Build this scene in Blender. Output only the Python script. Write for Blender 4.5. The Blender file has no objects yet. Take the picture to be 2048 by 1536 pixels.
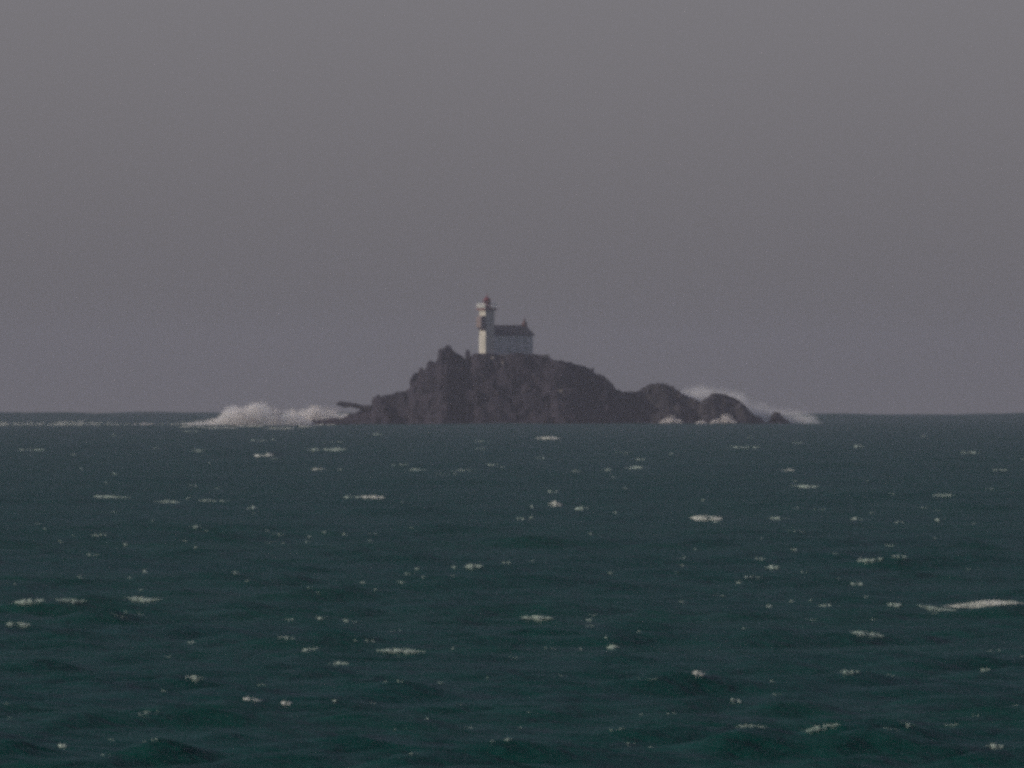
import bpy, bmesh, math, random
import numpy as np
from mathutils import Vector, Matrix

random.seed(7)
rng = np.random.default_rng(11)
scene = bpy.context.scene
COL = scene.collection
R_ = math.radians

# ------------------------------------------------------------------ camera, world, sun, exposure
K = 0.0465 / 2048            # radians of view per photo pixel (long telephoto)
CAM_Z = 9.0                  # height of the lens over the water
HZ0 = 758                    # photo row that looks exactly level
EARTH = 6.371e6
D = 5500.0                   # distance of the island

cam = bpy.data.cameras.new('camera')
cam.sensor_width = 36
cam.lens = 18 / math.tan(0.0465 / 2)
cam.clip_start = 1.0
cam.clip_end = 40000
co = bpy.data.objects.new('camera', cam)
COL.objects.link(co)
co.location = (0, 0, CAM_Z)
co.rotation_euler = (math.pi / 2 - (768 - HZ0) * K, 0, 0)
scene.camera = co

SUN_AZ, SUN_EL = R_(253), R_(24)     # clockwise from +Y: sun on the left, a little behind the island
world = bpy.data.worlds.new('World')
scene.world = world
world.use_nodes = True
nt = world.node_tree
bg = nt.nodes['Background']
sky = nt.nodes.new('ShaderNodeTexSky')
sky.sky_type = 'NISHITA'
sky.sun_disc = False
sky.sun_elevation = SUN_EL
sky.sun_rotation = SUN_AZ
sky.air_density = 1.0
sky.dust_density = 1.0
sky.ozone_density = 1.5
tint = nt.nodes.new('ShaderNodeMix')
tint.data_type = 'RGBA'
tint.blend_type = 'MULTIPLY'
tint.inputs[0].default_value = 1.0
hsv = nt.nodes.new('ShaderNodeHueSaturation')     # thin grey sea mist washes the sky's colour out
hsv.inputs['Saturation'].default_value = 0.5
nt.links.new(sky.outputs[0], hsv.inputs['Color'])
nt.links.new(hsv.outputs[0], tint.inputs[6])
tint.inputs[7].default_value = (0.99, 0.965, 1.20, 1)
nt.links.new(tint.outputs[2], bg.inputs[0])
bg.inputs[1].default_value = 0.085

sl = bpy.data.lights.new('sun', 'SUN')
sl.energy = 4.0
sl.angle = R_(0.5)
sl.color = (1.0, 0.90, 0.76)
so = bpy.data.objects.new('sun', sl)
COL.objects.link(so)
sdir = Vector((math.sin(SUN_AZ) * math.cos(SUN_EL), math.cos(SUN_AZ) * math.cos(SUN_EL), math.sin(SUN_EL)))
so.rotation_euler = sdir.to_track_quat('Z', 'Y').to_euler()
so.location = (-300, 5000, 300)

vs = scene.view_settings
vs.view_transform = 'Standard'
vs.look = 'None'
vs.gamma = 1
vs.use_curve_mapping = False
vs.exposure = -0.6
scene.cycles.volume_bounces = 8
scene.cycles.max_bounces = 12
scene.cycles.volume_max_steps = 256
scene.cycles.pixel_filter_type = 'BLACKMAN_HARRIS'
scene.cycles.filter_width = 3.6
scene.cycles.use_denoising = False       # the sampling grain stands in for the film's own
scene.cycles.use_adaptive_sampling = True
scene.cycles.adaptive_threshold = 0.05
scene.cycles.adaptive_min_samples = 32


# ------------------------------------------------------------------ helpers
def X_at(px, d=D):
    return (px - 1024) * K * d


def Z_at(py, d=D):
    return CAM_Z - (py - HZ0) * K * d


def drop(d):
    return -d * d / (2 * EARTH)


def mesh_obj(name, verts, faces, mat=None, parent=None, smooth=False, loc=None):
    me = bpy.data.meshes.new(name)
    me.from_pydata([tuple(v) for v in verts], [], [tuple(f) for f in faces])
    me.update()
    if smooth:
        me.polygons.foreach_set('use_smooth', np.ones(len(me.polygons), dtype=bool))
    if mat:
        me.materials.append(mat)
    o = bpy.data.objects.new(name, me)
    COL.objects.link(o)
    if parent:
        o.parent = parent
    if loc is not None:
        o.location = loc
    return o


def grid_obj(name, V, nu, nv, mat, smooth=True, loc=(0, 0, 0)):
    """V: (nu*nv,3) float array, index = i*nv + j."""
    i, j = np.meshgrid(np.arange(nu - 1), np.arange(nv - 1), indexing='ij')
    a = (i * nv + j).ravel()
    q = np.stack([a, a + nv, a + nv + 1, a + 1], 1).astype(np.int32)
    me = bpy.data.meshes.new(name)
    me.vertices.add(len(V))
    me.vertices.foreach_set('co', V.astype(np.float32).ravel())
    me.loops.add(q.size)
    me.loops.foreach_set('vertex_index', q.ravel())
    me.polygons.add(len(q))
    me.polygons.foreach_set('loop_start', np.arange(0, q.size, 4, dtype=np.int32))
    me.polygons.foreach_set('loop_total', np.full(len(q), 4, dtype=np.int32))
    me.polygons.foreach_set('use_smooth', np.full(len(q), smooth, dtype=bool))
    me.update(calc_edges=True)
    me.validate()
    me.materials.append(mat)
    o = bpy.data.objects.new(name, me)
    COL.objects.link(o)
    o.location = loc
    return o


def empty(name, loc=(0, 0, 0), rz=0):
    o = bpy.data.objects.new(name, None)
    COL.objects.link(o)
    o.location = loc
    o.rotation_euler = (0, 0, rz)
    return o


def tag(o, label=None, cat=None, group=None, kind=None):
    if label: o['label'] = label
    if cat: o['category'] = cat
    if group: o['group'] = group
    if kind: o['kind'] = kind
    return o


class MB:
    def __init__(s):
        s.v, s.f = [], []

    def box(s, x0, x1, y0, y1, z0, z1):
        b = len(s.v)
        s.v += [(x0, y0, z0), (x1, y0, z0), (x1, y1, z0), (x0, y1, z0), (x0, y0, z1), (x1, y0, z1), (x1, y1, z1), (x0, y1, z1)]
        s.f += [tuple(b + k for k in q) for q in ((0, 3, 2, 1), (4, 5, 6, 7), (0, 1, 5, 4), (1, 2, 6, 5), (2, 3, 7, 6), (3, 0, 4, 7))]
        return s

    def frustum(s, cx, cy, z0, z1, r0, r1, n=8, ph=0.0):
        b = len(s.v)
        for z, r in ((z0, r0), (z1, r1)):
            for k in range(n):
                a = ph + 2 * math.pi * k / n
                s.v.append((cx + r * math.cos(a), cy + r * math.sin(a), z))
        for k in range(n):
            l = (k + 1) % n
            s.f.append((b + k, b + l, b + n + l, b + n + k))
        s.f.append(tuple(b + k for k in reversed(range(n))))
        s.f.append(tuple(b + n + k for k in range(n)))
        return s

    def poly(s, vs, fs):
        b = len(s.v)
        s.v += vs
        s.f += [tuple(b + k for k in f) for f in fs]
        return s

    def build(s, name, mat, parent=None, smooth=False, loc=None):
        return mesh_obj(name, s.v, s.f, mat, parent, smooth, loc)


# ------------------------------------------------------------------ materials
def material(name, c1, c2=None, scale=1.0, rough=0.8, bump=0.0, bscale=4.0, detail=5, spec=0.3, lo=0.35, hi=0.65):
    m = bpy.data.materials.new(name)
    m.use_nodes = True
    t = m.node_tree
    b = t.nodes['Principled BSDF']
    b.inputs['Roughness'].default_value = rough
    b.inputs['Specular IOR Level'].default_value = spec
    tc = t.nodes.new('ShaderNodeTexCoord')
    if c2 is None:
        b.inputs['Base Color'].default_value = (*c1, 1)
    else:
        n = t.nodes.new('ShaderNodeTexNoise')
        n.inputs['Scale'].default_value = scale
        n.inputs['Detail'].default_value = detail
        r = t.nodes.new('ShaderNodeValToRGB')
        r.color_ramp.elements[0].position = lo
        r.color_ramp.elements[1].position = hi
        r.color_ramp.elements[0].color = (*c1, 1)
        r.color_ramp.elements[1].color = (*c2, 1)
        t.links.new(tc.outputs['Object'], n.inputs['Vector'])
        t.links.new(n.outputs['Fac'], r.inputs[0])
        t.links.new(r.outputs[0], b.inputs['Base Color'])
    if bump:
        n2 = t.nodes.new('ShaderNodeTexNoise')
        n2.inputs['Scale'].default_value = bscale
        n2.inputs['Detail'].default_value = 6
        bp = t.nodes.new('ShaderNodeBump')
        bp.inputs['Strength'].default_value = bump
        bp.inputs['Distance'].default_value = 0.3
        t.links.new(tc.outputs['Object'], n2.inputs['Vector'])
        t.links.new(n2.outputs['Fac'], bp.inputs['Height'])
        t.links.new(bp.outputs[0], b.inputs['Normal'])
    return m


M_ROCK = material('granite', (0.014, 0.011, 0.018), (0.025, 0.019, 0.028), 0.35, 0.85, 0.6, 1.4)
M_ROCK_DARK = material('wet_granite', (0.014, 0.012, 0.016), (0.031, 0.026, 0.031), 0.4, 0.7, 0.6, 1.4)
M_ROCK_PALE = material('pale_granite', (0.16, 0.14, 0.12), (0.30, 0.27, 0.23), 0.8, 0.9, 0.5, 2.0)
M_WALL = material('whitewashed_wall', (0.43, 0.44, 0.42), (0.56, 0.56, 0.52), 0.7, 0.9, 0.15, 5.0)
M_TOWER = material('white_tower_wall', (0.42, 0.40, 0.34), (0.54, 0.51, 0.44), 0.6, 0.9, 0.15, 5.0)
M_STONE = material('terrace_stone', (0.08, 0.075, 0.07), (0.16, 0.15, 0.14), 0.9, 0.9, 0.4, 3.0)
M_SLATE = material('slate_roof', (0.035, 0.036, 0.045), (0.06, 0.06, 0.07), 1.2, 0.7, 0.3, 6.0)
M_RED = material('dark_red_paint', (0.14, 0.022, 0.026), (0.20, 0.034, 0.034), 2.0, 0.5)
M_GALLERY = material('gallery_red_stone', (0.13, 0.05, 0.05), (0.18, 0.075, 0.07), 1.5, 0.8)
M_BRICK = material('chimney_brick', (0.085, 0.045, 0.045), (0.14, 0.07, 0.065), 2.5, 0.9, 0.3, 8.0)
M_ORIEL = material('weathered_oriel_boards', (0.16, 0.13, 0.13), (0.25, 0.20, 0.19), 1.5, 0.9, 0.2, 6.0)
M_BOARD = material('grey_weather_board', (0.22, 0.23, 0.22), (0.30, 0.31, 0.29), 1.0, 0.9)
M_RAIL = material('white_railing_paint', (0.74, 0.74, 0.70), None, rough=0.5)
M_SHUTTER = material('grey_green_shutter', (0.27, 0.31, 0.28), (0.33, 0.37, 0.33), 3.0, 0.7)
M_DARK = material('dark_opening', (0.02, 0.02, 0.025), None, rough=0.4)
M_FOAM = material('fresh_foam', (0.62, 0.66, 0.58), (0.86, 0.87, 0.80), 1.6, 0.95, 0.5, 6.0, spec=0.1)
M_FOAM_MID = material('spent_foam', (0.44, 0.56, 0.48), (0.66, 0.75, 0.66), 2.0, 0.9, 0.4, 6.0, spec=0.15)
M_FOAM_THIN = material('thin_foam', (0.10, 0.15, 0.13), (0.26, 0.33, 0.28), 2.4, 0.8, 0.3, 6.0, spec=0.2)

m = bpy.data.materials.new('spray_water')
m.use_nodes = True
t_ = m.node_tree
t_.nodes.clear()
o_, mx_ = t_.nodes.new('ShaderNodeOutputMaterial'), t_.nodes.new('ShaderNodeMixShader')
df_, tl_ = t_.nodes.new('ShaderNodeBsdfDiffuse'), t_.nodes.new('ShaderNodeBsdfTranslucent')
df_.inputs[0].default_value = (0.95, 0.92, 0.90, 1)
tl_.inputs[0].default_value = (0.95, 0.92, 0.90, 1)
mx_.inputs[0].default_value = 0.45
t_.links.new(df_.outputs[0], mx_.inputs[1])
t_.links.new(tl_.outputs[0], mx_.inputs[2])
t_.links.new(mx_.outputs[0], o_.inputs[0])
M_SPRAY = m

m = bpy.data.materials.new('lantern_glass')
m.use_nodes = True
b = m.node_tree.nodes['Principled BSDF']
b.inputs['Base Color'].default_value = (0.9, 0.95, 0.95, 1)
b.inputs['Transmission Weight'].default_value = 1.0
b.inputs['Roughness'].default_value = 0.03
b.inputs['IOR'].default_value = 1.05
M_GLASS = m


def water_material():
    m = bpy.data.materials.new('sea_water')
    m.use_nodes = True
    t = m.node_tree
    N, L = t.nodes.new, t.links.new
    b = t.nodes['Principled BSDF']
    b.inputs['IOR'].default_value = 1.333
    b.inputs['Roughness'].default_value = 0.5
    b.inputs['Specular IOR Level'].default_value = 0.16
    tc = N('ShaderNodeTexCoord')
    # turbid patches of greener and bluer water
    n = N('ShaderNodeTexNoise')
    n.inputs['Scale'].default_value = 0.02
    n.inputs['Detail'].default_value = 5
    r = N('ShaderNodeValToRGB')
    r.color_ramp.elements[0].position, r.color_ramp.elements[1].position = 0.35, 0.68
    r.color_ramp.elements[0].color = (0.001, 0.045, 0.034, 1)
    r.color_ramp.elements[1].color = (0.001, 0.041, 0.036, 1)
    L(tc.outputs['Object'], n.inputs['Vector'])
    L(n.outputs['Fac'], r.inputs[0])
    L(r.outputs[0], b.inputs['Base Color'])
    prev = None
    for sc, st, di in ((0.35, 0.8, 1.1), (0.95, 0.8, 0.5), (2.6, 0.8, 0.16)):
        nn = N('ShaderNodeTexNoise')
        nn.inputs['Scale'].default_value = sc
        nn.inputs['Detail'].default_value = 4
        nn.inputs['Roughness'].default_value = 0.6
        mp = N('ShaderNodeMapping')
        mp.inputs['Rotation'].default_value = (0, 0, R_(18))
        mp.inputs['Scale'].default_value = (0.4, 1.0, 1.0)
        L(tc.outputs['Object'], mp.inputs['Vector'])
        L(mp.outputs[0], nn.inputs['Vector'])
        bp = N('ShaderNodeBump')
        bp.inputs['Strength'].default_value = st
        bp.inputs['Distance'].default_value = di
        L(nn.outputs['Fac'], bp.inputs['Height'])
        if prev: L(prev.outputs[0], bp.inputs['Normal'])
        prev = bp
    L(prev.outputs[0], b.inputs['Normal'])
    return m


M_WATER = water_material()


# ------------------------------------------------------------------ the sea
NW = 54
LAM = np.geomspace(1.9, 75, NW)
ANG = R_(-90 + 22) + rng.normal(0, R_(30), NW)       # waves run towards the camera and a little to the right
ANG[LAM > 30] = R_(-72) + rng.normal(0, R_(12), int((LAM > 30).sum()))
KA = np.where(LAM < 5, 0.044, np.where(LAM < 8, 0.027, np.where(LAM < 18, 0.010, 0.0045))) * rng.uniform(0.7, 1.25, NW)
AMP = KA * LAM / (2 * math.pi)
PH = rng.uniform(0, 2 * math.pi, NW)
KX, KY = np.cos(ANG) * 2 * math.pi / LAM, np.sin(ANG) * 2 * math.pi / LAM
SIG = float(np.sqrt((AMP ** 2).sum() / 2))
ROW = 0.0015                                           # the sheet's row spacing as a share of the distance


def smooth(a, b, x):
    t = np.clip((x - a) / (b - a), 0, 1)
    return t * t * (3 - 2 * t)


def water_dist(py):
    """distance at which a photo row meets the mean water level"""
    a = (py - HZ0) * K
    disc = a * a - 2 * CAM_Z / EARTH
    return (a - math.sqrt(disc)) * EARTH if disc > 0 else 9000.0


# steep little crests that are just about to break: photo px, row, half width and height in photo pixels
CRESTS = []
for px, py, hw, hh in ((1985, 1214, 48, 15), (1432, 1040, 17, 10), (540, 913, 12, 6), (512, 1403, 12, 7), (1551, 1142, 10, 6), (1090, 1239, 22, 6),
                       (1288, 939, 18, 4), (1232, 1296, 10, 5), (1110, 1011, 12, 6), (845, 1306, 24, 5), (60, 1213, 30, 5), (1398, 1371, 14, 5)):
    yd = water_dist(py)
    CRESTS.append(((px - 1024) * K * yd, yd, hh * K * yd, hw * K * yd, max(0.0022 * yd, 1.2)))


def sea(x, y):
    """height of the water surface at world x, y (numpy arrays)"""
    x, y = np.broadcast_arrays(np.atleast_1d(np.asarray(x, dtype=np.float64)), np.atleast_1d(np.asarray(y, dtype=np.float64)))
    d = np.sqrt(x * x + y * y)
    lmin = 2.4 * ROW * d
    swell = 1 + 4.0 * smooth(5900, 8000, d)
    h = np.zeros(d.shape)
    gust = 0.75 + 0.5 * (0.5 + 0.25 * np.sin(x * 0.043 + y * 0.011 + 1.0) + 0.25 * np.sin(x * -0.021 + y * 0.017))
    for k in range(NW):
        w = smooth(0.7, 1.3, LAM[k] / np.maximum(lmin, 0.1))
        a = AMP[k] * (swell if LAM[k] > 18 else gust)
        h += w * a * np.sin(KX[k] * x + KY[k] * y + PH[k])
    h = h + 0.30 * (h * h - SIG * SIG) / SIG * np.clip(1 / swell, 0, 1)
    for bx, by, ba, sx, sy in CRESTS:
        m = (np.abs(x - bx) < 3.2 * sx) & (np.abs(y - by) < 3.2 * sy)
        if m.any():
            u, v = (x[m] - bx) / sx, (y[m] - by) / sy
            h[m] += ba * np.exp(-0.5 * (u * u + v * v))
    fan = 1 - smooth(0.045, 0.12, np.abs(np.arctan2(x, y)))
    near = smooth(150, 330, d)
    return h * fan * near - d * d / (2 * EARTH)


def build_sea():
    rows = [np.geomspace(8, 460, 40)[:-1]]
    r, out = 460.0, []
    while r < 9800:
        out.append(r)
        r *= 1 + ROW
    rows += [np.array(out), np.geomspace(9800, 12500, 14)]
    r = np.concatenate(rows)
    fan = np.linspace(-0.034, 0.034, 430)
    side = np.concatenate([np.linspace(0.036, 0.12, 22), np.linspace(0.15, math.pi, 46)])
    th = np.concatenate([-side[::-1], fan, side])
    RR, TT = np.meshgrid(r, th, indexing='ij')
    X, Y = RR * np.sin(TT), RR * np.cos(TT)
    Z = sea(X, Y)
    V = np.stack([X.ravel(), Y.ravel(), Z.ravel()], 1)
    o = grid_obj('sea', V, len(r), len(th), M_WATER)
    tag(o, kind='structure')
    return o


sea_obj = build_sea()


def sight(px, py):
    """where the line of sight through a photo pixel first meets the water"""
    dm = water_dist(py)
    d = np.geomspace(max(dm * 0.72, 440), min(dm * 1.2, 9500), 1800)
    x = (px - 1024) * K * d
    z = CAM_Z - (py - HZ0) * K * d
    below = np.nonzero(z < sea(x, d))[0]
    if len(below) == 0:
        return None
    k = below[0]
    return float(x[k]), float(d[k])


# ------------------------------------------------------------------ the island and its rocks
def cells(x, y, size, seed, tilt, off):
    """faceted block pattern: every cell of a jittered grid is a tilted plane"""
    def h(i, j, n):
        v = np.sin(i * 127.1 + j * 311.7 + n * 74.7 + seed * 17.3) * 43758.5453
        return v - np.floor(v)
    ci, cj = np.floor(x / size), np.floor(y / size)
    best = np.full(x.shape, 1e9)
    val = np.zeros(x.shape)
    for di in (-1, 0, 1):
        for dj in (-1, 0, 1):
            i, j = ci + di, cj + dj
            sx, sy = (i + h(i, j, 1)) * size, (j + h(i, j, 2)) * size
            dx, dy = x - sx, y - sy
            dd = dx * dx + dy * dy
            v = (h(i, j, 3) - 0.5) * 2 * tilt * dx + (h(i, j, 4) - 0.5) * 2 * tilt * dy + (h(i, j, 5) - 0.5) * 2 * off
            sel = dd < best
            best = np.where(sel, dd, best)
            val = np.where(sel, v, val)
    return val


def rock_mass(name, prof, y0, mat, depth=1.35, back=1.2, step=0.28, seed=1, plateau=None, rough=1.0, bow=None):
    """a craggy mass whose ridge has the given outline (photo pixels at the island's distance)"""
    pts = np.array(prof, dtype=float)
    px, pz = X_at(pts[:, 0]), Z_at(pts[:, 1])
    x = np.arange(px[0], px[-1] + step, step)
    ridge = np.interp(x, px, pz)
    jr = np.random.default_rng(seed + 40)
    cut = np.sort(jr.uniform(x[0], x[-1], int((x[-1] - x[0]) / 1.1)))
    steps = jr.uniform(-0.42, 0.28, len(cut) + 1)[np.searchsorted(cut, x)]
    if plateau: steps = steps * (1 - smooth(X_at(plateau[0]) - 1, X_at(plateau[0]), x) * (1 - smooth(X_at(plateau[1]), X_at(plateau[1]) + 1, x)))
    steps = steps * np.clip((ridge - drop(y0)) / 4.0, 0, 1)
    base = drop(y0) - 2.2
    hgt = np.maximum(ridge - base, 0.4)
    wf = depth * hgt + 3.0
    wb = back * hgt + 3.0
    lf, lb = wf.max() + 1, wb.max() + 1
    if plateau: lb += 16
    yy = np.arange(-lf, lb, step)
    Xg, Yg = np.meshgrid(x, yy, indexing='ij')
    rid, wF, wB = ridge[:, None], wf[:, None], wb[:, None]
    shift = np.zeros_like(x)[:, None]
    if plateau:
        a0, a1 = X_at(plateau[0]), X_at(plateau[1])
        inside = (smooth(a0 - 1.5, a0 + 1.0, x) * (1 - smooth(a1 - 1.0, a1 + 3.0, x)))[:, None]
        shift = inside * 15.0
    # broad undulation of the ridge line in plan so that the mass is not a straight wall
    mean = 2.2 * np.sin(x * 0.16 + seed) [:, None] + 1.2 * np.sin(x * 0.43 + 2 * seed)[:, None]
    if plateau: mean = mean * (1 - inside)
    Y = Yg - mean
    vf = np.clip(-Y - 0.6, 0, None) / wF
    vb = np.clip(Y - 0.6 - shift, 0, None) / wB
    f = 1 - np.clip(vf, 0, 1.2) ** 1.15 - np.clip(vb, 0, 1.2) ** 1.3
    f = np.clip(f, -0.15, 1)
    z = base + (rid - base) * f
    away = 1 - np.exp(-(vf + vb) * 9)
    n = cells(Xg, Yg * 0.8 + z * 0.9, 4.2, seed, 0.55, 1.5) + cells(Xg * 1.0, Yg * 0.7 + z * 0.7, 1.7, seed + 5, 0.5, 0.55)
    gully = np.sin(Xg * 0.55 + 1.3 * np.sin(Yg * 0.2 + seed)) * 0.6 + np.sin(Xg * 1.25 + Yg * 0.3) * 0.35
    sz = np.clip(hgt / 8.0, 0.25, 1)[:, None]
    z = z + (n + gully) * away * sz * rough + n * 0.13 * sz * (0 if plateau is None else 1) * (1 - away)
    z = z + steps[:, None] * np.exp(-(vf + vb) * 14)
    z = np.minimum(z, rid + 0.3)
    if plateau:
        flat = inside * smooth(-1.2, -0.4, Yg) * (1 - smooth(15, 16, Yg))
        z = z * (1 - flat) + (rid - 0.05) * flat
    V = np.stack([Xg.ravel(), Yg.ravel() + y0, z.ravel()], 1)
    org = np.array([x.mean(), y0, drop(y0)])
    return grid_obj(name, V - org, len(x), len(yy), mat, smooth=False, loc=tuple(org))


ISLAND = [(580, 862), (596, 852), (612, 847), (629, 841), (649, 839), (674, 838), (688, 833), (700, 825), (725, 820), (743, 815),
          (747.5, 808), (751, 797), (764, 793), (782, 791), (795, 786), (807, 781), (817, 779), (821, 773), (823, 758), (826.5, 751),
          (836, 744), (843, 741), (850, 740), (857, 732), (862, 728), (873, 725), (877, 711), (881, 700), (890, 697), (893, 692), (899, 693), (902, 698), (908, 704),
          (920, 712), (930, 717), (941, 714), (947, 709), (971, 709), (1067, 708), (1095, 710), (1100.6, 716), (1116, 720),
          (1136, 724.5), (1155, 729), (1171, 735), (1183, 738), (1188, 743), (1194, 750), (1204, 752), (1214, 760), (1224, 769), (1231, 779),
          (1240, 790), (1250, 815), (1262, 850), (1268, 862)]
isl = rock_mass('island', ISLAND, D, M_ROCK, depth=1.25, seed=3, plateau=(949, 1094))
tag(isl, kind='structure')

EAST = [(1196, 862), (1206, 815), (1218, 786), (1231, 780), (1247, 781), (1272, 781), (1290, 776), (1298, 770), (1310, 767.5), (1325, 766.5),
        (1337, 768.5), (1347, 775), (1358, 778), (1364, 786), (1387, 799), (1400, 806), (1412, 822), (1425, 850), (1430, 862)]
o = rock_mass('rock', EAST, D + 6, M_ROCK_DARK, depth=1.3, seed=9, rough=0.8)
tag(o, 'long low dark rock with a rounded hump joined to the right foot of the island', 'rock', 'rocks around the island')
STACK = [(1382, 862), (1390, 835), (1399, 808), (1408, 800), (1417, 793), (1428, 787.5), (1448, 790), (1467, 797), (1481, 804), (1491, 814),
         (1501, 826), (1512, 832), (1524, 838), (1540, 850), (1548, 862)]
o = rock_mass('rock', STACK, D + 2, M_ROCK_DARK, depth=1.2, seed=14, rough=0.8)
tag(o, 'dark rounded rock with spray blowing over its sloping right side', 'rock', 'rocks around the island')
STUB = [(1528, 862), (1538, 842), (1545, 829), (1550, 824.5), (1558, 824), (1563, 830), (1570, 838), (1584, 846), (1592, 862)]
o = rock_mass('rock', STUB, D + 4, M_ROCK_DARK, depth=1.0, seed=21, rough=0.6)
tag(o, 'small dark rock alone in the sea at the far right end of the reef', 'rock', 'rocks around the island')


def boulder(px, py, w, h, dy, mat, label, seed, name='boulder', dep=None, lean=0.0, group='boulders on the island'):
    """an angular block; px, py is its centre in the photo, w and h its size in photo pixels"""
    r = random.Random(seed)
    bm = bmesh.new()
    bmesh.ops.create_icosphere(bm, subdivisions=3, radius=1.0)
    planes = []
    for _ in range(10):
        n = Vector((r.gauss(0, 1), r.gauss(0, 1), r.gauss(0, 1))).normalized()
        planes.append((n, r.uniform(0.48, 0.82)))
    s = K * D
    dep = dep or (w + h) / 2
    for v in bm.verts:
        p = v.co.copy()
        for n, c in planes:
            t = p.dot(n)
            if t > c: p -= n * (t - c)
        v.co = Vector((p.x * w * s * 0.68 + p.z * lean * s, p.y * dep * s * 0.68, p.z * h * s * 0.68))
    me = bpy.data.meshes.new(name)
    bm.to_mesh(me)
    bm.free()
    me.materials.append(mat)
    o = bpy.data.objects.new(name, me)
    COL.objects.link(o)
    o.location = (X_at(px), D + dy, Z_at(py))
    tag(o, label, 'rock', group)
    return o


boulder(889, 712, 20, 24, -1.6, M_ROCK, 'highest jagged rock on the ridge left of the lighthouse', 1)
boulder(897, 700, 12, 14, -0.6, M_ROCK, 'small knob of rock capping the highest jagged rock of the ridge', 2)
boulder(884, 706, 12, 18, -0.8, M_ROCK, 'block leaning on the left side of the highest jagged rock', 31)
boulder(936, 710, 8, 18, -0.3, M_ROCK, 'thin upright rock spike just left of the lighthouse terrace', 3)
boulder(860, 729, 11, 13, -0.6, M_ROCK, 'small upright block on the left ridge below the jagged peak', 4)
boulder(843, 742, 11, 15, -0.8, M_ROCK, 'squat block on the left ridge at the top of the steep step', 5)
boulder(829, 764, 15, 30, -1.5, M_ROCK, 'tall block forming the steep step of the left ridge', 6)
boulder(755, 803, 18, 22, -1.0, M_ROCK, 'square block at the lower left shoulder above the landing spur', 7)
boulder(1204, 755, 11, 11, -0.6, M_ROCK, 'small notch rock on the steep right shoulder of the island', 8)
boulder(1184, 741, 8, 9, -0.5, M_ROCK, 'small rock on the edge where the right slope steepens', 9)
boulder(1122, 787, 15, 11, -13.5, M_ROCK_PALE, 'largest pale boulder on the right half of the dark slope', 10)
boulder(1089, 794, 7, 7, -14.5, M_ROCK_PALE, 'small pale boulder left of the largest pale boulder', 11)
boulder(1057, 790, 9, 11, -13.8, M_ROCK_PALE, 'middle sized pale boulder below the house on the slope', 12)
boulder(1005, 733, 5, 20, -4.6, M_ROCK_PALE, 'narrow upright pale slab right under the house wall', 13)
boulder(972, 776, 5, 7, -12.0, M_ROCK_PALE, 'small pale stone in the gully below the tower', 15)
boulder(891, 795, 6, 6, -13.5, M_ROCK_PALE, 'small pale stone low on the left half of the slope', 16)
boulder(985, 718, 10, 8, -2.6, M_ROCK_PALE, 'flat pale block at the foot of the tower', 17)

# the spur that juts out to the left over the surf
sp_pts = [(674, 808, 3.0, 5), (681, 807, 5.2, 6), (690, 809, 6.5, 7), (700, 809, 5.0, 7), (712, 812, 5.2, 7), (726, 815, 4.6, 8), (742, 818, 7.0, 10), (752, 819, 8, 10)]
mb = MB()
ns, rr = 10, random.Random(5)
for (px, py, hh, ww) in sp_pts:
    for k in range(ns):
        a = 2 * math.pi * k / ns
        q = rr.uniform(0.72, 1.22) * 1.0
        mb.v.append((X_at(px) + rr.uniform(-.15, .15), D - 2 + math.cos(a) * ww * K * D * 1.3 * q, Z_at(py) + math.sin(a) * hh * K * D * q))
for i in range(len(sp_pts) - 1):
    for k in range(ns):
        l = (k + 1) % ns
        mb.f.append((i * ns + k, i * ns + l, (i + 1) * ns + l, (i + 1) * ns + k))
mb.f.append(tuple(range(ns)))
mb.f.append(tuple((len(sp_pts) - 1) * ns + k for k in reversed(range(ns))))
tag(mb.build('rock_spur', M_ROCK_DARK), 'thin dark rock spur with a blunt head jutting left above the white surf', 'rock')

# ------------------------------------------------------------------ the lighthouse
TURN = R_(34)
ZT = Z_at(709.5)
cx, cy = X_at(971), D + 0.6
lh = empty('lighthouse', (cx, cy, ZT), TURN)
tag(lh, 'pale lighthouse with square tower, red lantern and gabled house on top of the island', 'lighthouse')
TW, HT = 2.7, 11.15


def walls(mb, x0, x1, y0, y1, z0, z1):
    mb.box(x0, x1, y0, y1, z0, z1)


MB().box(0, TW, 0, TW, -1.2, HT - 0.25).build('tower', M_TOWER, lh)
mb = MB()
mb.box(-0.16, TW + 0.16, -0.16, TW + 0.16, HT - 0.25, HT - 0.1)
mb.box(-0.30, TW + 0.30, -0.30, TW + 0.30, HT - 0.1, HT + 0.05)
mb.build('cornice', M_TOWER, lh)
MB().box(-0.56, TW + 0.56, -0.56, TW + 0.56, HT + 0.05, HT + 0.47).build('gallery', M_GALLERY, lh)
GZ = HT + 0.47
mb = MB()
for zz in (0.35, 0.7, 1.15):
    r0 = 0.035 if zz < 1 else 0.06
    for s in (-0.5, TW + 0.5):
        mb.box(-0.5, TW + 0.5, s - r0, s + r0, GZ + zz - r0, GZ + zz + r0)
        mb.box(s - r0, s + r0, -0.5 + r0, TW + 0.5 - r0, GZ + zz - r0 * 0.9, GZ + zz + r0 * 0.9)
rail = mb.build('railing', M_RAIL, lh)
base_post = MB().box(-0.05, 0.05, -0.05, 0.05, 0, 1.12).build('post', M_RAIL, rail, loc=(-0.5, -0.5, GZ))
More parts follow.
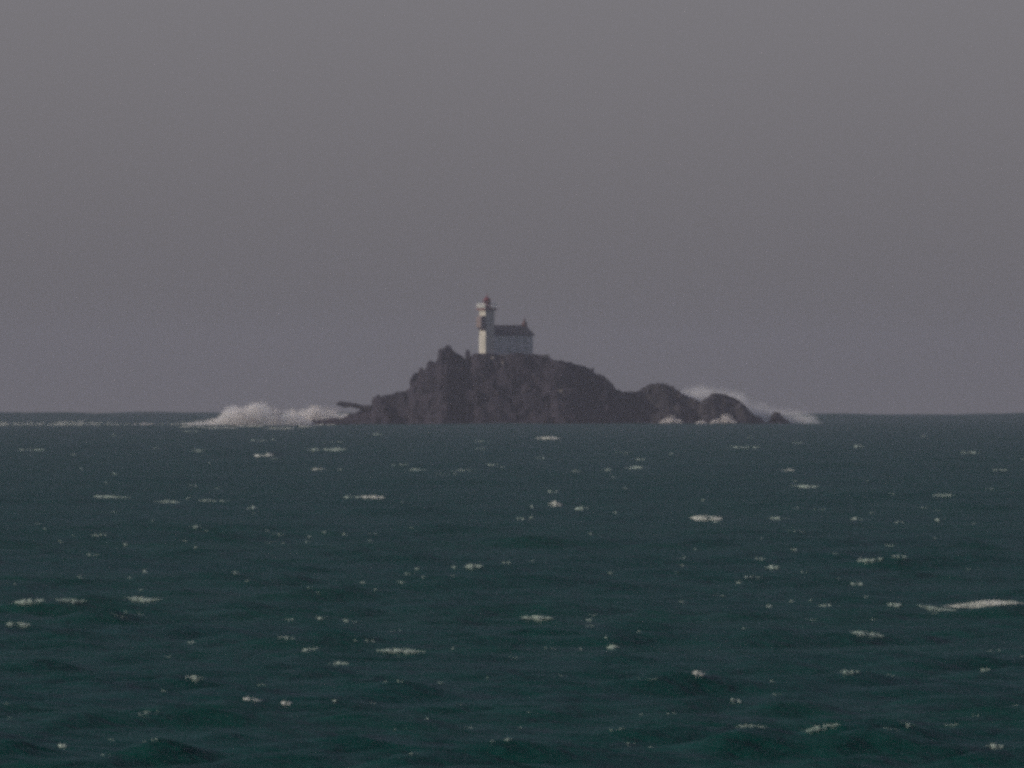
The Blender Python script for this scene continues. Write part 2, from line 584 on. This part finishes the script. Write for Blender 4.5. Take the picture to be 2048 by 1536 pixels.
for i in range(5):
    for (a, b_) in ((-0.5 + 0.925 * i, -0.5), (-0.5 + 0.925 * i, TW + 0.5), (-0.5, -0.5 + 0.925 * i), (TW + 0.5, -0.5 + 0.925 * i)):
        if (i == 0 and (a, b_) == (-0.5, -0.5)) or (i in (0, 4) and abs(a - b_) >= 0 and b_ == -0.5 + 0.925 * i and (a in (-0.5, TW + 0.5))):
            continue
        c = base_post.copy()
        COL.objects.link(c)
        c.parent = rail
        c.location = (a, b_, GZ)
# a solid white weather board closes the windward side of the gallery
MB().box(-0.47, -0.40, -0.30, TW + 0.30, GZ + 0.02, GZ + 1.0).build('weather_board', M_BOARD, lh)

c0 = TW / 2
lan = MB().frustum(c0, c0, GZ, GZ + 1.15, 1.02, 1.0, 8, R_(22.5)).build('lantern', M_RED, lh)
MB().frustum(c0, c0, GZ + 1.15, GZ + 2.0, 0.82, 0.82, 8, R_(22.5)).build('glazing', M_GLASS, lan)
bar0 = MB().box(-0.07, 0.07, -0.07, 0.07, 0, 0.85).build('glazing_bar', M_RED, lan)
for k in range(8):
    a = R_(22.5 + 45 * k)
    bar = bar0 if k == 0 else bar0.copy()
    if k:
        COL.objects.link(bar)
        bar.parent = lan
    bar.location = (c0 + 0.86 * math.cos(a), c0 + 0.86 * math.sin(a), GZ + 1.15)
MB().frustum(c0, c0, GZ + 1.16, GZ + 1.3, 0.3, 0.45, 10).frustum(c0, c0, GZ + 1.3, GZ + 1.8, 0.45, 0.4, 10).frustum(c0, c0, GZ + 1.8, GZ + 1.99, 0.4, 0.15, 10).build('lens', M_DARK, lan)
MB().frustum(c0, c0, GZ + 2.0, GZ + 2.12, 1.0, 1.0, 8, R_(22.5)).frustum(c0, c0, GZ + 2.12, GZ + 2.62, 0.94, 0.5, 8, R_(22.5)).frustum(c0, c0, GZ + 2.62, GZ + 2.95, 0.5, 0.18, 8, R_(22.5)).build('lantern_roof', M_RED, lan)
MB().frustum(c0, c0, GZ + 2.95, GZ + 3.1, 0.12, 0.22, 8).frustum(c0, c0, GZ + 3.1, GZ + 3.3, 0.22, 0.1, 8).frustum(c0, c0, GZ + 3.3, GZ + 3.95, 0.06, 0.04, 6).build('finial', M_RED, lan)

# the oriel that hangs on the left side of the tower
z0, z1 = 6.1, 9.75
mb = MB()
V = []
pr = [(z0 - 0.0, 0.3), (z0 + 0.8, 1.45), (z1 - 0.35, 1.45), (z1, 0.9)]
for z, p in pr:
    V += [(-p, 0.0 - 0.12, z), (0.03, 0.0 - 0.12, z), (0.03, TW - 0.7, z), (-p, TW - 0.7, z)]
F = [(3, 2, 1, 0), (12, 13, 14, 15)]
for i in range(3):
    for k in range(4):
        l = (k + 1) % 4
        F.append((i * 4 + k, i * 4 + l, i * 4 + 4 + l, i * 4 + 4 + k))
mb.poly(V, F)
mb.build('oriel', M_ORIEL, lh)

# the keeper's house
HX0, HX1, HY0, HY1, HE, HR = TW + 0.002, 14.4, 0.15, 6.95, 5.0, 7.05
HM = (HY0 + HY1) / 2
mb = MB()
mb.poly([(HX0, HY0, -1.2), (HX1, HY0, -1.2), (HX1, HY1, -1.2), (HX0, HY1, -1.2),
         (HX0, HY0, HE), (HX1, HY0, HE), (HX1, HY1, HE), (HX0, HY1, HE), (HX0, HM, HR - 0.05), (HX1, HM, HR - 0.05)],
        [(3, 2, 1, 0), (0, 1, 5, 4), (2, 3, 7, 6), (1, 2, 6, 9, 5), (3, 0, 4, 8, 7), (4, 5, 9, 8), (6, 7, 8, 9)])
wall = mb.build('house_wall', M_WALL, lh)
sl_ = (HR - HE) / (HM - HY0)
mb = MB()
ov, th_ = 0.32, 0.22
x0, x1 = HX0 + 0.01, HX1 + 0.3
for sgn, ye in ((-1, HY0 - ov), (1, HY1 + ov)):
    ze = HE - ov * sl_ + 0.02
    zr = HR + 0.02
    vs_ = [(x0, ye, ze), (x1, ye, ze), (x1, HM, zr), (x0, HM, zr), (x0, ye, ze + th_), (x1, ye, ze + th_), (x1, HM, zr + th_), (x0, HM, zr + th_)]
    fs_ = [(0, 3, 2, 1), (4, 5, 6, 7), (0, 1, 5, 4), (1, 2, 6, 5), (2, 3, 7, 6), (3, 0, 4, 7)]
    if sgn > 0: fs_ = [tuple(reversed(f)) for f in fs_]
    mb.poly(vs_, fs_)
roof = mb.build('roof', M_SLATE, lh)
MB().box(x0, x1, HM - 0.14, HM + 0.14, HR + 0.17, HR + 0.36).build('ridge_cap', M_BRICK, roof)
ch = MB().box(13.75, 14.6, HM - 0.5, HM + 0.5, HR - 0.6, HR + 0.95).box(13.66, 14.69, HM - 0.58, HM + 0.58, HR + 0.95, HR + 1.12).build('chimney', M_BRICK, roof)
MB().frustum(14.15, HM, HR + 1.12, HR + 1.75, 0.3, 0.2, 8).frustum(14.1, HM, HR + 1.75, HR + 2.35, 0.17, 0.07, 8).build('chimney_pot', M_BRICK, ch)


def window(u, z, w=0.85, h=1.25):
    p = MB().box(u - w / 2, u + w / 2, HY0 - 0.03, HY0 + 0.05, z, z + h).build('window', M_SHUTTER, wall)
    MB().box(u - w / 2 - 0.12, u + w / 2 + 0.12, HY0 - 0.12, HY0 + 0.04, z - 0.14, z - 0.002).build('sill', M_WALL, p)
    mb = MB().box(u - w / 2 - 0.1, u - w / 2 - 0.002, HY0 - 0.06, HY0 + 0.04, z, z + h + 0.1)
    mb.box(u + w / 2 + 0.002, u + w / 2 + 0.1, HY0 - 0.06, HY0 + 0.04, z, z + h + 0.1)
    mb.box(u - w / 2 - 0.002, u + w / 2 + 0.002, HY0 - 0.06, HY0 + 0.04, z + h + 0.002, z + h + 0.1)
    mb.build('frame', M_WALL, p)
    return p


for u in (4.5, 7.1, 9.7, 12.3):
    window(u, 3.0)
for u in (4.5, 9.7, 12.3):
    window(u, 0.75)
dr = MB().box(6.6, 7.6, HY0 - 0.04, HY0 + 0.05, 0, 2.1).build('door', M_SHUTTER, wall)
MB().box(6.45, 6.598, HY0 - 0.08, HY0 + 0.04, 0, 2.25).box(7.602, 7.75, HY0 - 0.08, HY0 + 0.04, 0, 2.25).box(6.598, 7.602, HY0 - 0.08, HY0 + 0.04, 2.102, 2.25).build('door_frame', M_WALL, dr)

# terrace wall under the house, following the cliff edge
mb = MB()
prevp = None
tr = random.Random(3)
xs = np.arange(X_at(948), X_at(1096), 0.9)
for i, x in enumerate(xs):
    t = tr.uniform(-0.05, 0.05)
    mb.box(x + 0.01, x + 0.89, D - 1.25 + t, D - 0.75 + t, ZT - 1.6, ZT + 0.03 + tr.uniform(-0.06, 0.06))
tag(mb.build('terrace_wall', M_STONE), 'low rough stone terrace wall along the cliff edge in front of the house', 'wall')


# ------------------------------------------------------------------ foam and spray
def noise1(n, r, cell=3):
    """smooth random series"""
    c = r.uniform(0, 1, n // cell + 3)
    t = np.arange(n) / cell
    i = t.astype(int)
    f = t - i
    f = f * f * (3 - 2 * f)
    return c[i] * (1 - f) + c[i + 1] * f


OCT = np.array([(1, 0, 0), (-1, 0, 0), (0, 1, 0), (0, -1, 0), (0, 0, 1), (0, 0, -1)], float)
OCTF = np.array([(0, 2, 4), (2, 1, 4), (1, 3, 4), (3, 0, 4), (2, 0, 5), (1, 2, 5), (3, 1, 5), (0, 3, 5)])


def clots(P, sx, sy, sz, r):
    """one small lump of froth at every point of P; returns verts, faces"""
    n = len(P)
    th = r.uniform(0, 2 * math.pi, n)
    c, s_ = np.cos(th), np.sin(th)
    o = OCT[None] * (1 + r.uniform(-0.25, 0.25, (n, 6, 1)))
    ox = (o[..., 0] * c[:, None] - o[..., 1] * s_[:, None]) * sx[:, None]
    oy = (o[..., 0] * s_[:, None] + o[..., 1] * c[:, None]) * sy[:, None]
    oz = o[..., 2] * sz[:, None]
    V = np.stack([ox, oy, oz], -1) + P[:, None, :]
    F = OCTF[None] + (np.arange(n) * 6)[:, None, None]
    return V.reshape(-1, 3), F.reshape(-1, 3)


def tri_obj(name, V, F, mat, loc=(0, 0, 0), parent=None):
    me = bpy.data.meshes.new(name)
    me.vertices.add(len(V))
    me.vertices.foreach_set('co', V.astype(np.float32).ravel())
    me.loops.add(F.size)
    me.loops.foreach_set('vertex_index', F.astype(np.int32).ravel())
    me.polygons.add(len(F))
    me.polygons.foreach_set('loop_start', np.arange(0, F.size, 3, dtype=np.int32))
    me.polygons.foreach_set('loop_total', np.full(len(F), 3, dtype=np.int32))
    me.update(calc_edges=True)
    me.materials.append(mat)
    o = bpy.data.objects.new(name, me)
    COL.objects.link(o)
    o.location = loc
    if parent: o.parent = parent
    return o


def froth(px, py, w, h, seed, cover):
    """froth lying on a wave crest and spilling down its near face: many small lumps; size in photo pixels"""
    hit = sight(px, py)
    if hit is None: return None
    x0, y0 = hit
    s = K * y0
    L, H = w * s, h * s
    r = np.random.default_rng(seed)
    yy = np.linspace(y0 - 0.8, y0 + 0.8, 33)
    y0 = float(yy[np.argmax(sea(np.full(33, x0), yy) - 0.10 * np.abs(yy - y0))])
    nu = 41
    u = np.linspace(-0.6, 0.6, nu)
    ys = np.zeros(nu)
    mid = nu // 2
    ys[mid] = y0
    for rng_ in (range(mid + 1, nu), range(mid - 1, -1, -1)):
        prev = y0
        for k in rng_:
            cand = prev + np.linspace(-0.6, 0.6, 13) * max(L / nu, 0.02)
            prev = float(cand[np.argmax(sea(np.full(13, x0 + u[k] * L), cand))])
            ys[k] = prev
    n = int(np.clip(cover * w * h / 0.8, 10, 6000))
    # where along the crest the froth is thick: a few random bunches
    nb = int(np.clip(w / 9, 2, 9))
    cen, wid = r.uniform(-0.42, 0.42, nb), r.uniform(0.04, 0.13, nb)
    pick = r.integers(0, nb, n)
    uu = np.where(r.random(n) < 0.18, r.uniform(-0.5, 0.5, n), np.clip(cen[pick] + wid[pick] * r.normal(0, 0.7, n), -0.58, 0.58))
    vv_ = np.abs(r.normal(0, 0.45, n))
    body = np.exp(-(uu / 0.33) ** 2)
    X = x0 + uu * L
    Yc = np.interp(uu, u, ys)
    zcr = sea(X, Yc)
    fall = vv_ * H * (0.25 + 0.75 * body) * min(1, w / 36)             # how far below the crest each lump lies
    off = np.linspace(0, 2.4, 13)
    low = zcr[:, None] - sea(X[:, None] + 0 * off, Yc[:, None] - off)
    reach = np.argmax(low > fall[:, None], axis=1)
    reach = np.where((low > fall[:, None]).any(1), reach, 12)
    Y = Yc - off[reach] * r.uniform(0.6, 1.0, n)
    Z = sea(X, Y) + H * 0.5 * np.clip(1 - vv_, 0, 1) * body * r.random(n)
    zc = float(sea(x0, y0)[0])
    P = np.stack([X - x0, Y - y0, Z - zc], 1)
    q = s * r.uniform(0.4, 0.85, n)
    V, F = clots(P, q * 1.7, q * 1.7, q * 0.9, r)
    return (x0, y0, zc), V, F


# (px, py, width, height, foam, label)
CAPS = [
    (1945, 1210, 165, 17, 0, 'largest whitecap, a long bright crest rising to the right edge of the sea'),
    (1870, 1217, 70, 9, 1, 'thin tail of foam trailing left from the largest whitecap'),
    (1790, 1212, 28, 9, 1, 'short foam patch just left of the largest whitecap and its tail'),
    (1412, 1036, 60, 13, 0, 'bright slanting whitecap on the right, alone in mid water'),
    (802, 1303, 92, 9, 1, 'long thin curved whitecap in the lower left middle of the sea'),
    (745, 994, 42, 8, 0, 'bright flat whitecap below the left end of the island'),
    (704, 994, 30, 6, 1, 'fainter flat streak touching the left of a bright flat whitecap'),
    (1272, 936, 46, 8, 1, 'wide whitecap below the right shoulder of the island'),
    (1213, 940, 22, 8, 1, 'short whitecap just left of the wide one below the right shoulder'),
    (1096, 877, 46, 9, 0, 'whitecap nearest the foot of the island, right of its middle'),
    (1110, 1007, 24, 13, 0, 'compact bright round whitecap in the middle of the sea'),
    (1163, 1017, 26, 9, 1, 'small whitecap right of the compact bright round one'),
    (528, 910, 36, 9, 0, 'slanting whitecap below the tallest spray on the left'),
    (640, 939, 28, 8, 0, 'single short whitecap below the low left reef'),
    (668, 900, 46, 8, 1, 'long whitecap close below the low left reef'),
    (625, 900, 28, 7, 1, 'dimmer streak left of the long whitecap below the reef'),
    (505, 1399, 36, 13, 0, 'larger of the two bright whitecaps close together at the lower left'),
    (573, 1410, 20, 11, 0, 'smaller of the two bright whitecaps close together at the lower left'),
    (58, 1209, 56, 11, 1, 'upper of the two flat whitecaps at the left edge'),
    (36, 1253, 48, 10, 1, 'lower of the two flat whitecaps at the left edge'),
    (142, 1210, 60, 7, 2, 'dim greenish streak right of the flat whitecaps at the left edge'),
    (280, 1205, 64, 10, 1, 'ragged double whitecap right of the left edge group'),
    (1398, 1366, 24, 12, 0, 'compact bright whitecap alone in the lower right middle'),
    (1737, 1267, 60, 9, 1, 'flat broken whitecap below and left of the largest one'),
    (1577, 941, 24, 8, 0, 'small bright whitecap below the spray at the right'),
    (1545, 1139, 28, 9, 1, 'small slanted whitecap in the right half, one above the dim ones'),
    (1714, 1171, 22, 10, 1, 'small flat whitecap above the largest one and to its left'),
    (1742, 1131, 52, 9, 2, 'dim broken row of foam well above the largest whitecap'),
    (1074, 1236, 60, 10, 1, 'slanted broken whitecap below the centre of the sea'),
    (945, 1141, 34, 10, 1, 'whitecap stepping down to the right, left of centre'),
    (225, 995, 68, 9, 1, 'wide broken whitecap in the upper left of the sea'),
    (505, 1016, 20, 11, 1, 'small slanted whitecap right of the wide upper left one'),
    (125, 1494, 18, 13, 1, 'small round whitecap near the lower left corner'),
    (1990, 1498, 32, 12, 1, 'whitecap near the lower right corner'),
    (675, 1327, 40, 10, 2, 'dim whitecap just left below the long thin curved one'),
    (1225, 1293, 24, 9, 1, 'small slanted whitecap below the slanted broken one right of centre'),
    (1718, 893, 18, 8, 1, 'tiny far whitecap at the right, near the horizon'),
    (1610, 973, 54, 7, 1, 'thin flat whitecap below the small bright one at the right'),
]
FM = [M_FOAM, M_FOAM_MID, M_FOAM_THIN]
COVER = [1.5, 0.7, 0.4]
for n, (px, py, w, h, k, label) in enumerate(CAPS):
    res = froth(px, py, w * 1.05, h * 0.85, 100 + n, COVER[k])
    if res is None: continue
    loc, V, F = res
    o = empty('whitecap', loc)
    tag(tri_obj('froth', V, F, FM[min(k, 1)], parent=o), kind='stuff')
    tag(o, label, 'whitecap', 'whitecaps on the open sea')

# countless smaller flecks of foam
FLECKS = [(395, 902, 28, 6), (1490, 1161, 14, 7), (1480, 1165, 14, 7), (830, 940, 42, 6), (1225, 1150, 13, 10), (1180, 1068, 10, 10), (1065, 1014, 12, 9),
          (1065, 1036, 12, 8), (1041, 1038, 18, 7), (1700, 1358, 42, 8), (1555, 1037, 44, 8), (1712, 1039, 30, 14), (1798, 1045, 20, 8), (1878, 1040, 24, 9),
          (1887, 991, 44, 8), (755, 869, 16, 8), (520, 881, 34, 6), (620, 1302, 42, 8), (575, 1292, 28, 7), (700, 1247, 26, 10), (645, 1240, 30, 7),
          (580, 1243, 18, 7), (384, 1285, 14, 9), (740, 1284, 15, 9), (1540, 1213, 16, 9), (1585, 1203, 10, 9), (1018, 1494, 16, 9), (390, 1366, 40, 12),
          (1470, 1400, 26, 10), (1640, 1455, 70, 14), (1500, 1452, 60, 12), (335, 1004, 52, 10), (430, 1002, 60, 6), (390, 1057, 26, 8), (190, 1077, 14, 10),
          (205, 1070, 14, 9), (252, 1094, 10, 9), (290, 1144, 8, 14), (470, 1158, 14, 9), (650, 1070, 14, 6), (690, 1074, 12, 7), (740, 1083, 10, 8),
          (552, 1075, 14, 7), (803, 1175, 14, 8), (815, 1148, 14, 7), (835, 1138, 10, 9), (908, 1135, 12, 8), (1015, 1126, 18, 7), (985, 930, 22, 5),
          (1085, 917, 26, 5), (1280, 919, 20, 6), (1150, 943, 16, 6), (1105, 983, 22, 9), (1230, 1026, 12, 8), (1490, 895, 60, 6), (1410, 1001, 12, 6),
          (1520, 1119, 20, 8), (1800, 1123, 30, 9), (1590, 1101, 12, 8), (1366, 1116, 12, 8), (1660, 1211, 40, 9), (1940, 905, 40, 8), (2000, 940, 30, 7),
          (1970, 1340, 18, 13), (1815, 1450, 26, 9), (1690, 1358, 22, 11), (210, 968, 8, 10), (225, 948, 20, 6), (160, 937, 8, 9), (60, 900, 60, 6),
          (310, 1487, 14, 9), (222, 1480, 14, 9), (670, 1404, 12, 7), (800, 1388, 12, 6), (880, 1373, 14, 6), (1180, 1240, 16, 7), (1172, 1258, 8, 7), (1186, 1258, 9, 7)]
n_seen = len(FLECKS)
fr = random.Random(12)
for _ in range(150):
    py = 862 + 660 * fr.random() ** 1.1
    FLECKS.append((fr.uniform(-30, 2080), py, fr.choice([6, 8, 9, 11, 14, 18, 26, 40]) * fr.uniform(0.8, 1.3), fr.uniform(3, 6)))
Vs, Fs, nb = [], [], 0
for n, (px, py, w, h) in enumerate(FLECKS):
    res = froth(px, py, w, h * 0.8, 500 + n, 0.3 if n < n_seen else fr.choice([0.06, 0.10, 0.16]))
    if res is None: continue
    loc, V, F = res
    Vs.append(V + np.array(loc))
    Fs.append(F + nb)
    nb += len(V)
o = tri_obj('foam_flecks', np.concatenate(Vs), np.concatenate(Fs), M_FOAM_MID)
tag(o, 'small scattered flecks of foam all over the choppy sea', kind='stuff')


def spray_material(name, prof, L, H, wy, dens, soft, amp, nscale, col=(0.995, 0.985, 0.975)):
    """prof: list of (x 0..1, top 0..1). Airborne spray, denser near the water."""
    m = bpy.data.materials.new(name)
    m.use_nodes = True
    t = m.node_tree
    t.nodes.clear()
    N, Lk = t.nodes.new, t.links.new
    out = N('ShaderNodeOutputMaterial')
    pv = N('ShaderNodeVolumePrincipled')
    pv.inputs['Color'].default_value = (*col, 1)
    pv.inputs['Anisotropy'].default_value = 0.0
    pv.inputs['Density Attribute'].default_value = ''
    Lk(pv.outputs[0], out.inputs['Volume'])
    tc = N('ShaderNodeTexCoord')
    sx = N('ShaderNodeSeparateXYZ')
    Lk(tc.outputs['Object'], sx.inputs[0])

    def math_(op, a, b=None, c=None):
        n = N('ShaderNodeMath')
        n.operation = op
        for i, q in enumerate((a, b, c)):
            if q is None: continue
            if isinstance(q, (int, float)): n.inputs[i].default_value = q
            else: Lk(q, n.inputs[i])
        return n.outputs[0]

    xn = math_('DIVIDE', sx.outputs['X'], L)
    fc = N('ShaderNodeFloatCurve')
    cv = fc.mapping.curves[0]
    pts = sorted(prof)
    cv.points[0].location = pts[0]
    cv.points[1].location = pts[-1]
    for p in pts[1:-1]: cv.points.new(*p)
    fc.mapping.update()
    Lk(xn, fc.inputs['Value'])
    top = math_('MULTIPLY', fc.outputs[0], H)

    def noise(scale, detail, rough, stretch=(1, 1, 1)):
        mp = N('ShaderNodeMapping')
        mp.inputs['Scale'].default_value = stretch
        Lk(tc.outputs['Object'], mp.inputs[0])
        n = N('ShaderNodeTexNoise')
        n.inputs['Scale'].default_value = scale
        n.inputs['Detail'].default_value = detail
        n.inputs['Roughness'].default_value = rough
        Lk(mp.outputs[0], n.inputs['Vector'])
        return n.outputs['Fac']

    n1 = noise(nscale, 4, 0.6)
    n2 = noise(nscale * 2.3, 5, 0.65)
    lift = math_('MULTIPLY', math_('SUBTRACT', n1, 0.5), amp * 2)
    edge = math_('DIVIDE', math_('SUBTRACT', math_('ADD', top, lift), sx.outputs['Z']), soft)
    edge = math_('MINIMUM', math_('MAXIMUM', edge, 0), 1)
    yy = math_('DIVIDE', sx.outputs['Y'], wy)
    g = math_('MINIMUM', math_('MAXIMUM', math_('MULTIPLY', math_('SUBTRACT', 1, math_('MULTIPLY', yy, yy)), 1.4), 0), 1)
    body = math_('MINIMUM', math_('MAXIMUM', math_('MULTIPLY', math_('SUBTRACT', n2, 0.36), 3.6), 0.04), 1)
    den = math_('MULTIPLY', math_('MULTIPLY', math_('MULTIPLY', edge, edge), g), math_('MULTIPLY', body, dens))
    Lk(den, pv.inputs['Density'])
    return m


def spray_volume(name, outline, base_py, d, wy, parent_loc, parent, dens, soft_px=14, amp_px=8, nscale=0.35, rate=0.12):
    """closed lumpy hull round the drifting spray; outline in photo pixels (px, py of the top edge)"""
    s = K * d
    x0, x1 = outline[0][0], outline[-1][0]
    H = max(base_py - p[1] for p in outline) * s
    L = (x1 - x0) * s
    prof = [((p[0] - x0) / (x1 - x0), max(base_py - p[1], 0) * s / H) for p in outline]
    m = spray_material(name, prof, L, H, wy, dens, soft_px * s, amp_px * s, nscale)
    m.cycles.volume_step_rate = rate
    nx, na = 40, 12
    mb = MB()
    r = random.Random(len(outline))
    xs_ = np.linspace(0, 1, nx)
    tops = np.interp(xs_, [p[0] for p in prof], [p[1] for p in prof]) * H + amp_px * s * 1.3
    for i in range(nx):
        e = min(1.0, 0.15 + 4 * min(xs_[i], 1 - xs_[i]))
        for k in range(na):
            a = math.pi * k / (na - 1)
            q = r.uniform(0.97, 1.03)
            mb.v.append((xs_[i] * L, -math.cos(a) * wy * 1.02, max(math.sin(a) ** 0.6 * tops[i] * q, 0) * (0.6 + 0.4 * e) if 0 < k < na - 1 else -0.6))
    for i in range(nx - 1):
        for k in range(na):
            l = (k + 1) % na
            mb.f.append((i * na + k, (i + 1) * na + k, (i + 1) * na + l, i * na + l))
    mb.f.append(tuple(range(na)))
    mb.f.append(tuple((nx - 1) * na + k for k in reversed(range(na))))
    o = mb.build('spray', m, parent, True)
    o.location = (X_at(x0, d) - parent_loc[0], d - parent_loc[1], Z_at(base_py, d) - parent_loc[2])
    return o


def burst(outline, base_py, d, wy, parent, ploc, seed, n, jets, mat=None):
    """airborne white water: thousands of small clots thrown up in leaning jets under the outline (photo pixels)"""
    s = K * d
    r = np.random.default_rng(seed)
    o = np.array(outline, float)
    x0, x1 = o[0, 0], o[-1, 0]
    jc = r.uniform(x0, x1, jets)
    jt = np.interp(jc, o[:, 0], base_py - o[:, 1])
    wgt = np.clip(jt, 3, None) ** 1.2
    J = r.choice(jets, n, p=wgt / wgt.sum())
    w = r.uniform(2.5, 8, jets)[J]
    lean = r.uniform(-0.15, 0.75, jets)[J]
    tall = r.uniform(0.45, 1.12, jets)[J]
    t = r.beta(1.0, 1.25, n)
    top = jt[J] * tall
    z = t * top
    x = jc[J] + lean * z * 0.6 + r.normal(0, 1, n) * w * (0.55 + 0.6 * t)
    lim = np.interp(x, o[:, 0], base_py - o[:, 1], left=0, right=0) * 1.14 + r.normal(0, 1.5, n)
    z = np.where(z > lim, lim * r.random(n) ** 0.6, z)
    keep = (x > x0 - 4) & (x < x1 + 4)
    x, z, J = x[keep], z[keep], J[keep]
    m_ = len(x)
    jy = r.normal(0, wy * 0.45, jets)[J]
    P = np.stack([X_at(x, d) - ploc[0], d + jy + r.normal(0, wy * 0.22, m_) - ploc[1], Z_at(base_py, d) + z * s - ploc[2]], 1)
    q = s * r.uniform(0.35, 0.8, m_)
    V, F = clots(P, q, q, q * 0.9, r)
    return tag(tri_obj('flying_water', V, F, mat or M_SPRAY, parent=parent), kind='stuff')


# big breaker bursting against the left reef
d1 = D - 220
loc = (X_at(530, d1), d1, drop(d1))
br = empty('breaking_wave', loc)
tag(br, 'biggest breaking wave, a wide bank of white spray bursting left of the island', 'breaking wave', 'waves breaking on the reef')
LEFT = [(366, 852), (391, 840), (419, 837), (438, 829), (446, 817), (462, 809), (487, 811), (503, 802), (522, 802), (539, 813), (556, 824),
        (577, 818), (594, 824), (604, 815), (627, 811), (648, 815), (670, 821), (692, 825), (706, 840)]
A = [p for p in LEFT if p[0] < 600] + [(618, 836), (634, 856)]
B = [(572, 845), (584, 828), (594, 824)] + [p for p in LEFT if p[0] > 600]
burst(A, 858, d1, 4.0, br, loc, 5, 24000, 70)
burst(B, 852, D + 16, 3.0, br, loc, 6, 15000, 40)
spray_volume('dense_spray', A, 858, d1, 5.0, loc, br, 0.45, soft_px=10, amp_px=16, nscale=0.55)
spray_volume('dense_spray', B, 852, D + 16, 4.0, loc, br, 0.45, soft_px=10, amp_px=16, nscale=0.55)
# churned water in front of it
for k, (px, py, w, h) in enumerate([(388, 854, 50, 5), (440, 856, 70, 4), (500, 853, 60, 5), (560, 857, 60, 4), (610, 854, 40, 4), (650, 850, 40, 4)]):
    res = froth(px, py, w, h, 900 + k, 0.7)
    if res:
        q, V, F = res
        tag(tri_obj('froth', V + (np.array(q) - np.array(loc)), F, M_FOAM, parent=br), kind='stuff')

# veil of spray blown over the rocks on the right
d2 = D + 10
loc = (X_at(1440, d2), d2, drop(d2))
br = empty('breaking_wave', loc)
tag(br, 'thin veil of spray blown over the dark rocks right of the island', 'breaking wave', 'waves breaking on the reef')
spray_volume('spray_veil', [(1340, 800), (1352, 778), (1368, 769), (1383, 766), (1401, 764), (1417, 769), (1436, 771), (1465, 775), (1485, 780), (1500, 794),
             (1530, 803), (1560, 811), (1590, 815), (1620, 820), (1640, 836), (1650, 846)], 848, d2, 4.0, loc, br, 0.46, soft_px=20, amp_px=13, nscale=0.36)

# two mounds of surf at the foot of the right-hand rocks, and the low lines of white water on the left
SURF = [
    ([(1322, 842), (1330, 834), (1340, 829), (1350, 831), (1358, 835), (1366, 842)], 843, D - 42, 1.2, M_FOAM, 'left of the two white surf mounds at the foot of the right hand rocks'),
    ([(1424, 842), (1436, 837), (1446, 830), (1455, 829), (1464, 835), (1470, 842)], 843, D - 40, 1.2, M_FOAM, 'right of the two white surf mounds at the foot of the right hand rocks'),
    ([(1394, 843), (1402, 838), (1410, 843)], 844, D - 41, 0.8, M_FOAM_MID, 'tiny fleck of surf between the two white surf mounds'),
    ([(252, 853), (266, 848), (284, 842), (296, 844), (316, 852)], 855, D - 160, 1.4, M_FOAM, 'bright foam mound on the low breaker line far left of the spray'),
    ([(270, 864), (286, 861), (300, 860), (308, 854), (316, 858), (322, 865)], 866, D - 420, 1.2, M_FOAM_MID, 'small foam patch just below the bright foam mound on the left'),
]
for n, (outl, base, d, dep, mt, label) in enumerate(SURF):
    cxp = (outl[0][0] + outl[-1][0]) / 2
    loc = (X_at(cxp, d), d, drop(d))
    bw = empty('breaking_wave', loc)
    tag(bw, label, 'breaking wave', 'waves breaking on the reef')
    burst(outl, base + 3, d, dep, bw, loc, 30 + n, int(36 * (outl[-1][0] - outl[0][0])), 9)

loc = (X_at(170, D - 200), D - 200.0, drop(D - 200))
bw = empty('breaking_wave', loc)
tag(bw, 'long low line of white water near the horizon at the far left', 'breaking wave', 'waves breaking on the reef')
burst([(-60, 848), (-20, 843), (40, 845), (70, 842), (95, 846), (120, 843), (150, 840), (175, 840), (195, 844), (220, 842), (240, 847), (262, 848)], 856, D - 200, 2.0, bw, loc, 60, 4600, 80, M_FOAM)
burst([(306, 849), (322, 845), (345, 846), (366, 842), (384, 845), (398, 852)], 857, D - 210, 2.0, bw, loc, 61, 2600, 30, M_FOAM)

# ------------------------------------------------------------------ sea haze
hz = bpy.data.materials.new('sea_haze')
hz.use_nodes = True
t = hz.node_tree
t.nodes.clear()
out = t.nodes.new('ShaderNodeOutputMaterial')
pv = t.nodes.new('ShaderNodeVolumePrincipled')
pv.inputs['Color'].default_value = (0.97, 0.905, 0.955, 1)
pv.inputs['Density'].default_value = 5.4e-5
pv.inputs['Density Attribute'].default_value = ''
pv.inputs['Anisotropy'].default_value = 0.55
t.links.new(pv.outputs[0], out.inputs['Volume'])
hz.cycles.homogeneous_volume = True
hb = MB().box(-13000, 13000, -13000, 13000, -15, 36).build('haze', hz)
tag(hb, 'pale mauve sea haze in front of the far island', kind='stuff')
